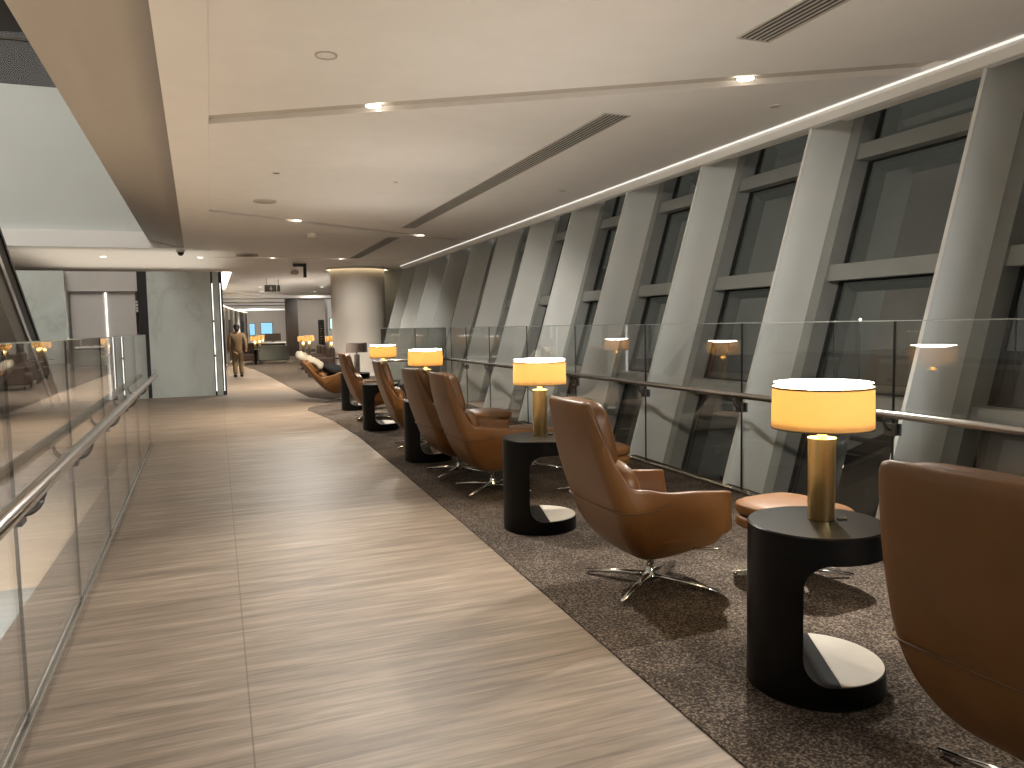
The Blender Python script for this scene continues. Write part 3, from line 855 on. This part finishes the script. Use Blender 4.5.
# ------------------------------------------------------------------ round column
CX, CY, CR = 4.42, 24.6, .84
bm = bm_new(); add_lathe(bm, [(CR, 0), (CR, H - .02)], 64, (CX, CY))
add_lathe(bm, [(CR + .006, 0), (CR + .012, .10), (CR, .105)], 64, (CX, CY))
struct('column', bm, M['pillar'], 'big round plaster column glowing at the top behind the chairs', 'column')
bm = bm_new(); add_lathe(bm, [(CR + .01, H - .02), (CR + .15, H - .012), (CR + .15, H - .06), (CR + .12, H - .06), (CR + .12, H - .03)], 64, (CX, CY))
struct('trim_52', bm, M['trim'], 'pale ring of the light cove around the column head', 'trim')
bm = bm_new(); add_lathe(bm, [(CR + .03, H - .025), (CR + .10, H - .025)], 64, (CX, CY))
struct('trim_53', bm, M['cove_soft'], 'lit strip around the column head', 'light strip')

# ------------------------------------------------------------------ lift block
LY = 19.5
LT = 2.86
bm = bm_new()
add_box(bm, -1.36, -.02, LY, LY + 6, 0, LT)
struct('wall_lift', bm, M['marble'], 'glossy pale veined panel wall of the lift block beside the walkway', 'wall')
bm = bm_new()
add_box(bm, -.02, .02, LY - .01, LY + 6, 0, LT); add_box(bm, .15, .23, LY - .015, LY + 6, 0, LT); add_box(bm, -1.56, -1.36, LY + .05, LY + 6, 0, LT)
struct('trim_54', bm, M['slot'], 'dark slots between the panels of the lift block', 'trim')
bm = bm_new(); add_box(bm, .02, .15, LY + .01, LY + 6, 0, LT)
struct('wall_lift_return', bm, M['marble'], 'narrow pale corner panel of the lift block', 'wall')
bm = bm_new()
for z0, z1 in ((.1, .9), (.95, 1.7), (1.75, 2.6)): add_box(bm, .0, .018, LY - .016, LY - .011, z0, z1)
add_box(bm, .175, .19, LY - .022, LY - .016, .1, 2.6)
struct('trim_55', bm, M['led'], 'bright light lines down the corner of the lift block', 'light strip')
bm = bm_new(); add_box(bm, -2.98, -1.56, LY + .12, LY + 6, 2.42, LT); 
struct('trim_56', bm, M['panel'], 'pinkish beige header panel over the lift doors', 'trim')
d = thing('door_1', 'pale two-leaf lift doors behind the glass balustrade', 'door'); d['kind'] = 'structure'
for a, b in ((-2.90, -2.24), (-2.18, -1.62)):
    bm = bm_new(); add_box(bm, a, b, LY + .16, LY + .2, 0, 2.40); obj('door_leaf', bm, M['panel'], d, bevel=.004)
bm = bm_new(); add_box(bm, -2.225, -2.195, LY + .14, LY + .2, 0, 2.40); obj('light_line', bm, M['led'], d)
bm = bm_new(); add_box(bm, -2.98, -1.56, LY + .10, LY + .2, 2.40, 2.425); add_box(bm, -2.98, -2.91, LY + .12, LY + .2, 0, 2.4); obj('door_frame', bm, M['steel'], d)
bm = bm_new(); add_box(bm, -4.0, -2.98, LY - .02, LY + 6, 0, LT)
struct('wall_lift_side', bm, M['marble'], 'pale veined panel wall of the lift block beside the escalator', 'wall')
bm = bm_new(); add_box(bm, -9, -4.0, LY + .6, LY + 6, 0, LT)
struct('wall_lift_far', bm, M['panel'], 'pale wall behind the escalator', 'wall')
bm = bm_new(); add_box(bm, -4.0, .2, LY + .45, LY + 5.9, LT + .001, LT + .004)  # hidden glowing sheet, spread wide to light the soffit above
struct('trim_57', bm, M['cove_dim'], 'lit cove on top of the lift block, widened to brighten the soffit', 'light strip')
bm = bm_new(); add_box(bm, .27, .72, 26.5, 37, H - .02, H - .004)
struct('trim_58', bm, M['lightbox'], 'long glowing ceiling panel beyond the lift block', 'light panel')

for o in COL.objects:
    if o.name.startswith('wall_lift') or o.name in ('trim_54', 'trim_55', 'trim_56', 'trim_57', 'door_1'): o.location = (.08, -.33, 0)
# ------------------------------------------------------------------ escalator over the void
E0, E1 = Vector((-3.08, 18.9, .05)), Vector((-3.08, 9.2, 7.1))
t = thing('escalator', 'dark-railed escalator rising over the void in front of the lift block', 'escalator', (0, 0, 0), 0)
dirv = (E1 - E0).normalized(); nrm = Vector((0, -dirv.z, dirv.y)) if dirv.y > 0 else Vector((0, dirv.z, -dirv.y))
def slab(bm, x0, x1, a, b, mi=0):
    """sloping slab, from offset a to offset b measured square to the slope"""
    v = []
    for P in (E0, E1):
        for o_ in (a, b):
            for x in (x0, x1): v.append(bm.verts.new(Vector((x, P.y, P.z)) + nrm * o_))
    for f in ((0, 1, 3, 2), (4, 6, 7, 5), (0, 4, 5, 1), (2, 3, 7, 6), (0, 2, 6, 4), (1, 5, 7, 3)):
        fc = bm.faces.new([v[i] for i in f]); fc.material_index = mi
bm = bm_new(); slab(bm, -4.42, -3.12, -.9, -.30); obj('truss', bm, M['truss'], t)
bm = bm_new(); slab(bm, -3.12, -3.08, -.45, -.32); slab(bm, -4.46, -4.42, -.45, -.32); obj('skirt', bm, M['steel'], t)
bm = bm_new(); slab(bm, -3.12, -3.08, -.32, -.02); slab(bm, -4.46, -4.42, -.32, -.02); obj('balustrade_panel', bm, M['dark'], t)
bm = bm_new(); slab(bm, -3.14, -3.06, -.02, .06); slab(bm, -4.48, -4.40, -.02, .06); obj('handrail', bm, M['slot'], t)
bm = bm_new()
Ls = (E1 - E0).length
for k in range(30):
    p = E0.lerp(E1, (k + .5) / 30); add_box(bm, -4.42, -3.12, p.y - .17, p.y + .17, p.z - .42, p.z - .2)
obj('steps', bm, M['steel_dark'], t)
# upper balustrade
t = thing('glass_balustrade', 'upper storey glass guard above the pale atrium wall', 'balustrade', (-7, 19.5, 6.76), 0)
bm = bm_new(); add_box(bm, -4, 5.9, -.01, .01, 0, 1.15); obj('glass_panel', bm, M['glass_dim'], t)
bm = bm_new(); add_tube(bm, [(-4, -.05, 1.0), (5.9, -.05, 1.0)], .025); obj('handrail', bm, M['steel'], t)

# ------------------------------------------------------------------ far hall
bm = bm_new(); add_box(bm, 4.75, 6.32, 46, 46.4, 0, H)
struct('wall_far', bm, M['grey_wall'], 'taupe partition wall lit along its top in the far hall', 'wall')
bm = bm_new(); add_box(bm, 4.8, 6.3, 45.85, 45.95, H - .06, H - .02)
struct('trim_59', bm, M['cove'], 'warm light strip along the top of the far partition', 'light strip')
bm = bm_new(); add_box(bm, 4.02, 4.66, 45, 45.6, 0, H + .1)
struct('pillar', bm, M['dark'], 'square dark bronze pillar in the far hall', 'pillar')
bm = bm_new(); add_box(bm, -9, 14, 60, 60.3, 0, H)
struct('wall_back', bm, M['grey_wall'], 'taupe wall closing the far hall', 'wall')
bm = bm_new(); add_box(bm, 13.8, 14, 24, 62, 0, H)
struct('wall_right', bm, M['pillar'], 'pale side wall of the far hall', 'wall')
bm = bm_new(); add_box(bm, 5.0, 14, 25.2, 25.4, 0, H)
struct('wall_end', bm, M['fin'], 'wall closing the end of the window side', 'wall')
bm = bm_new(); add_box(bm, 6.4, 9.5, 47, 47.2, 0, H - .15)
struct('wall_shop', bm, M['white'], 'bright white wall between the partition and the round column', 'wall')
# panelled curved wall on the left of the far hall, with a light line on top
bm = bm_new(); bl = bm_new(); bd = bm_new()
cw = [(.45, 33), (.72, 37), (1.1, 41), (1.55, 45), (2.1, 49)]
for i in range(len(cw) - 1):
    for j in range(4):
        p = Vector(cw[i]).lerp(Vector(cw[i + 1]), j / 4); q = Vector(cw[i]).lerp(Vector(cw[i + 1]), (j + 1) / 4)
        n = Vector((-(q - p).y, (q - p).x)).normalized() * .25
        zt = 2.55
        add_prism(bm, [p, q, q + n, p + n], 0, zt, (i * 4 + j) % 3)
        add_prism(bl, [p - n * .1, q - n * .1, q + n * .2, p + n * .2], zt, zt + .025)
        if (i * 4 + j) % 4 == 1:
            add_prism(bd, [p - n * .08, q - n * .08, q, p], .1, 2.0)
struct('wall_curved', bm, [M['steel_dark'], M['grey_wall'], M['fin']], 'curved panelled wall left of the far hall', 'wall')
struct('trim_60', bl, M['cove_soft'], 'thin light line on top of the curved wall', 'light strip')
struct('trim_61', bd, M['slot'], 'dark recesses in the curved wall', 'trim')

def screen(label, x0, x1, y, z0, z1, m):
    t = thing('display_screen', label, 'screen', ((x0 + x1) / 2, y, z0), 0)
    w, h = (x1 - x0) / 2, z1 - z0
    bm = bm_new(); add_box(bm, -w - .04, w + .04, .0, .06, -.04, h + .04); obj('bezel', bm, M['slot'], t)
    bm = bm_new(); add_box(bm, -w, w, -.008, -.001, 0, h); obj('display', bm, M[m], t)
screen('wide blue glowing screen on the wall at the end of the far hall', 3.53, 4.32, 59.93, 1.21, 2.02, 'screen')
screen('narrow blue glowing screen beside the wide one in the far hall', 2.73, 3.08, 59.93, 1.14, 1.97, 'screen')
screen('small mint green screen on the white wall left of the round column', 6.72, 7.05, 46.94, 1.5, 2.1, 'screen_pale')

# far furniture
t = thing('display_totem', 'slim dark stand with pale marks left of the round column', 'totem', (3.95, 30, 0), 0)
bm = bm_new(); add_box(bm, -.11, .11, -.06, .06, .02, 1.85); obj('panel', bm, M['slot'], t, bevel=.01)
bm = bm_new(); add_box(bm, -.2, .2, -.18, .18, 0, .02); obj('foot', bm, M['slot'], t)
bm = bm_new()
for k in range(7): add_box(bm, -.05, -.02 + .03 * (k % 3), -.065, -.061, 1.0 + k * .1, 1.03 + k * .1)
obj('markings', bm, M['grey_wall'], t)

def far_chair(label, x, y, rz, first=[None]):
    if first[0] is None:
        t = thing('armchair', label, 'armchair', (x, y, 0), rz, 'dark armchairs of the far seating bay')
        bm = bm_new(); add_box(bm, -.36, .36, -.36, .36, .14, .44); obj('seat', bm, M['brown_uph'], t, bevel=.05, seg=3)
        bm = bm_new(); add_box(bm, -.36, .36, .26, .40, .40, .92); obj('backrest', bm, M['brown_uph'], t, bevel=.05, seg=3)
        for s in (-1, 1):
            bm = bm_new(); add_box(bm, min(s * .30, s * .40), max(s * .30, s * .40), -.34, .36, .14, .62); obj('armrest', bm, M['brown_uph'], t, bevel=.04, seg=3)
        for sx in (-1, 1):
            for sy in (-1, 1):
                bm = bm_new(); add_tube(bm, [(sx * .3, sy * .3, 0), (sx * .3, sy * .3, .15)], .02, 8); obj('leg', bm, M['steel_dark'], t)
        first[0] = t
    else: dup(first[0], (x, y, 0), rz, label)
far_chair('dark brown armchair nearest behind the tipped lounge chair', 3.15, 24.5, -1.5)
far_chair('dark brown armchair in the far bay left of the slim totem', 3.3, 27.0, -1.6)
far_chair('dark brown armchair in the far bay in front of the dark pillar', 3.45, 29.2, -1.5)
far_chair('dark brown armchair in the far bay behind the slim totem', 4.35, 31.5, -1.6)
far_chair('dark armchair beside the grey sofa back, next to the walking person', 1.55, 36.6, 0)
t = thing('sofa', 'grey high-back sofa seen from behind in the far hall', 'sofa', (2.62, 36.0, 0), 0)
bm = bm_new(); add_box(bm, -.66, .66, -.1, .08, .14, .80); obj('backrest', bm, M['grey_uph'], t, bevel=.03)
bm = bm_new(); add_box(bm, -.62, .62, .08, .75, .16, .45); obj('seat', bm, M['grey_uph'], t, bevel=.05)
for s in (-1, 1):
    bm = bm_new(); add_box(bm, min(s * .66, s * .56), max(s * .66, s * .56), .08, .75, .16, .65); obj('armrest', bm, M['grey_uph'], t, bevel=.03)
for sx in (-1, 1):
    for y in (-.04, .68):
        bm = bm_new(); add_tube(bm, [(sx * .55, y, 0), (sx * .55, y, .16)], .02, 8); obj('leg', bm, M['steel'], t)
t = thing('reception_desk', 'dark desk with a pale top behind the grey sofa', 'desk', (2.75, 39.4, 0), 0)
bm = bm_new(); add_box(bm, -.85, .65, -.3, .3, 0, .85); obj('desk_front', bm, M['dark'], t)
bm = bm_new(); add_box(bm, -.9, .7, -.34, .34, .85, .90); obj('desk_top', bm, M['white'], t)
t = thing('monitor', 'dark monitor standing on the far desk with the pale top', 'monitor', (2.85, 39.4, .90), 0)
bm = bm_new(); add_box(bm, -.38, .38, -.03, .03, .06, .42); obj('display', bm, M['dark'], t, bevel=.01)
bm = bm_new(); add_box(bm, -.12, .12, -.1, .1, 0, .015); add_box(bm, -.03, .03, -.02, .02, .01, .1); obj('stand', bm, M['dark'], t)
def small_lamp(label, x, y, z, first=[None]):
    if first[0] is None:
        t = thing('table_lamp', label, 'lamp', (x, y, z), 0, 'distant glowing table lamps')
        bm = bm_new(); add_lathe(bm, [(0, 0), (.05, 0), (.054, .35), (0, .36)], 16); obj('lamp_base', bm, M['brass'], t)
        bm = bm_new(); add_lathe(bm, [(0, .35), (.018, .35), (.018, .43), (0, .43)], 10); obj('neck', bm, M['brass'], t)
        bm = bm_new(); add_lathe(bm, [(.202, .392), (.199, .582)], 32); obj('lamp_shade', bm, M['shade'], t)
        bm = bm_new(); add_lathe(bm, [(0, .564), (.19, .564)], 24); obj('diffuser', bm, M['diffuser'], t)
        ld = bpy.data.lights.new('bulb', 'POINT'); ld.energy = LAMP_W; ld.color = (1, .80, .52); ld.shadow_soft_size = .05
        lo = link(bpy.data.objects.new('bulb', ld), t); lo.location = (0, 0, .49)
        first[0] = t
    else: dup(first[0], (x, y, z), 0, label)
def small_table(label, x, y, first=[None]):
    if first[0] is None:
        t = thing('pedestal_table', label, 'side table', (x, y, 0), 0, 'dark pedestal tables under distant lamps')
        bm = bm_new(); add_lathe(bm, [(0, .62), (.26, .62), (.26, .648), (0, .648)], 28); obj('tabletop', bm, M['black'], t)
        bm = bm_new(); add_lathe(bm, [(.05, .02), (.05, .62)], 16); obj('post', bm, M['black'], t)
        bm = bm_new(); add_lathe(bm, [(0, 0), (.22, 0), (.22, .02), (0, .02)], 24); obj('foot', bm, M['black'], t)
        first[0] = t
    else: dup(first[0], (x, y, 0), 0, label)
FL = [(3.30, 30.4, 'first distant glowing lamp just right of the dark pillar'), (3.62, 31.2, 'second distant glowing lamp right of the dark pillar'),
      (3.86, 33.2, 'distant glowing lamp close to the left side of the slim totem'), (4.02, 28.0, 'distant glowing lamp between the slim totem and the round column'),
      (1.80, 35.2, 'distant glowing lamp nearest to the walking person'), (2.15, 38.0, 'distant glowing lamp second from the walking person'),
      (2.50, 41.5, 'distant glowing lamp third from the walking person')]
for x, y, lab in FL:
    small_lamp(lab, x, y, .648); small_table('dark pedestal table under the ' + lab.replace('distant glowing ', ''), x, y)
small_table('dark low table in the far bay behind the tipped chair', 3.6, 22.9)

# ------------------------------------------------------------------ person walking away
PX, PY = .80, 26.3
def skin(name, joints, edges, mat, parent, sub=2):
    me = bpy.data.meshes.new(name)
    me.from_pydata([j[:3] for j in joints], edges, [])
    me.materials.append(mat)
    o = link(bpy.data.objects.new(name, me), parent)
    sk = o.modifiers.new('skin', 'SKIN'); sk.use_smooth_shade = True
    for i, j in enumerate(joints):
        v = me.skin_vertices[0].data[i]
        r = j[3]; v.radius = r if isinstance(r, tuple) else (r, r); v.use_root = i == 0
    ss = o.modifiers.new('sub', 'SUBSURF'); ss.levels = sub; ss.render_levels = sub
    return o
per = thing('person', 'person in beige jacket and trousers walking away down the aisle', 'person', (PX, PY, 0), 0)
J = [(0, 0, .92, (.09, .06)), (0, 0, 1.08, (.11, .08)), (0, .01, 1.28, (.155, .10)), (0, .01, 1.39, (.09, .07)), (0, .02, 1.46, .05), (0, .03, 1.53, (.065, .075)), (0, .03, 1.60, (.073, .085)), (0, .03, 1.66, (.05, .06)),
     (-.185, .0, 1.36, .06), (-.24, -.03, 1.12, .045), (-.25, .04, .90, .035), (-.25, .07, .80, .035), (.185, .0, 1.36, .06), (.24, -.06, 1.12, .045), (.25, -.10, .90, .035), (.25, -.10, .80, .035),
     (-.09, 0, .80, .06), (-.095, .05, .48, .05), (-.095, -.04, .09, .045), (-.10, .10, .035, .035), (.09, 0, .80, .06), (.095, .03, .48, .05), (.095, .0, .09, .045), (.10, .14, .035, .035)]
E = [(0, 1), (1, 2), (2, 3), (3, 4), (4, 5), (5, 6), (6, 7), (2, 8), (8, 9), (9, 10), (10, 11), (2, 12), (12, 13), (13, 14), (14, 15), (0, 16), (16, 17), (17, 18), (18, 19), (0, 20), (20, 21), (21, 22), (22, 23)]
skin('body', J, E, M['skin'], per)
JJ = [(0, .0, .73, (.17, .13)), (0, 0, .92, (.17, .13)), (0, 0, 1.08, (.165, .125)), (0, .01, 1.28, (.19, .13)), (0, .01, 1.40, (.10, .08)),
      (-.19, .0, 1.36, .08), (-.25, -.03, 1.12, .065), (-.255, .04, .86, .05), (.19, .0, 1.36, .08), (.25, -.06, 1.12, .065), (.255, -.10, .88, .052)]
skin('jacket', JJ, [(0, 1), (1, 2), (2, 3), (3, 4), (3, 5), (5, 6), (6, 7), (3, 8), (8, 9), (9, 10)], M['suit'], per)
JT = [(0, 0, .88, (.13, .10)), (-.09, 0, .78, .10), (-.095, .05, .48, .085), (-.095, -.03, .07, .07), (.09, 0, .78, .10), (.095, .03, .48, .085), (.095, .0, .07, .07)]
skin('trousers', JT, [(0, 1), (1, 2), (2, 3), (0, 4), (4, 5), (5, 6)], M['trousers'], per)
bm = bm_new(); add_pillow(bm, .092, .105, .115, 2.3, 6, Matrix.Translation((0, .015, 1.615))); add_pillow(bm, .06, .05, .07, 2.2, 4, Matrix.Translation((0, -.07, 1.53)))
obj('hair', bm, M['hair'], per)
for s, y in ((-1, 0), (1, .05)):
    bm = bm_new(); add_pillow(bm, .05, .13, .045, 3, 5, Matrix.Translation((s * .097, .04 + y, .045))); obj('shoe', bm, M['blackcloth'], per)

# ------------------------------------------------------------------ further light
def area(name, loc, size, e, col, rot=(0, 0, 0)):
    l = bpy.data.lights.new(name, 'AREA'); l.shape = 'RECTANGLE'; l.size, l.size_y = size; l.energy = e; l.color = col
    o = bpy.data.objects.new(name, l); COL.objects.link(o); o.location = loc; o.rotation_euler = rot; return o
area('atrium_ceiling_light', (-6, 9, 10.9), (6, 14), 700, (1, .975, .91))
area('lower_far_light', (-4, 26, -.6), (6, 10), 260, (1, .90, .76))
area('lower_hall_fill', (-6, 11, -.8), (5, 16), 1050, (1, .93, .83))  # added fill; bounces off the lower floor onto the main ceiling

w = bpy.data.worlds.new('night'); SC.world = w; w.use_nodes = True
w.node_tree.nodes['Background'].inputs[0].default_value = (.045, .042, .037, 1); w.node_tree.nodes['Background'].inputs[1].default_value = 1.0
SC.view_settings.view_transform = 'Standard'; SC.view_settings.look = 'None'
SC.view_settings.gamma = 1; SC.view_settings.use_curve_mapping = False
SC.view_settings.exposure = 0.75
cy = SC.cycles
cy.max_bounces = 8; cy.diffuse_bounces = 4; cy.glossy_bounces = 4; cy.transmission_bounces = 4; cy.transparent_max_bounces = 24
cy.caustics_reflective = False; cy.caustics_refractive = False; cy.sample_clamp_indirect = 6
cy.use_denoising = True
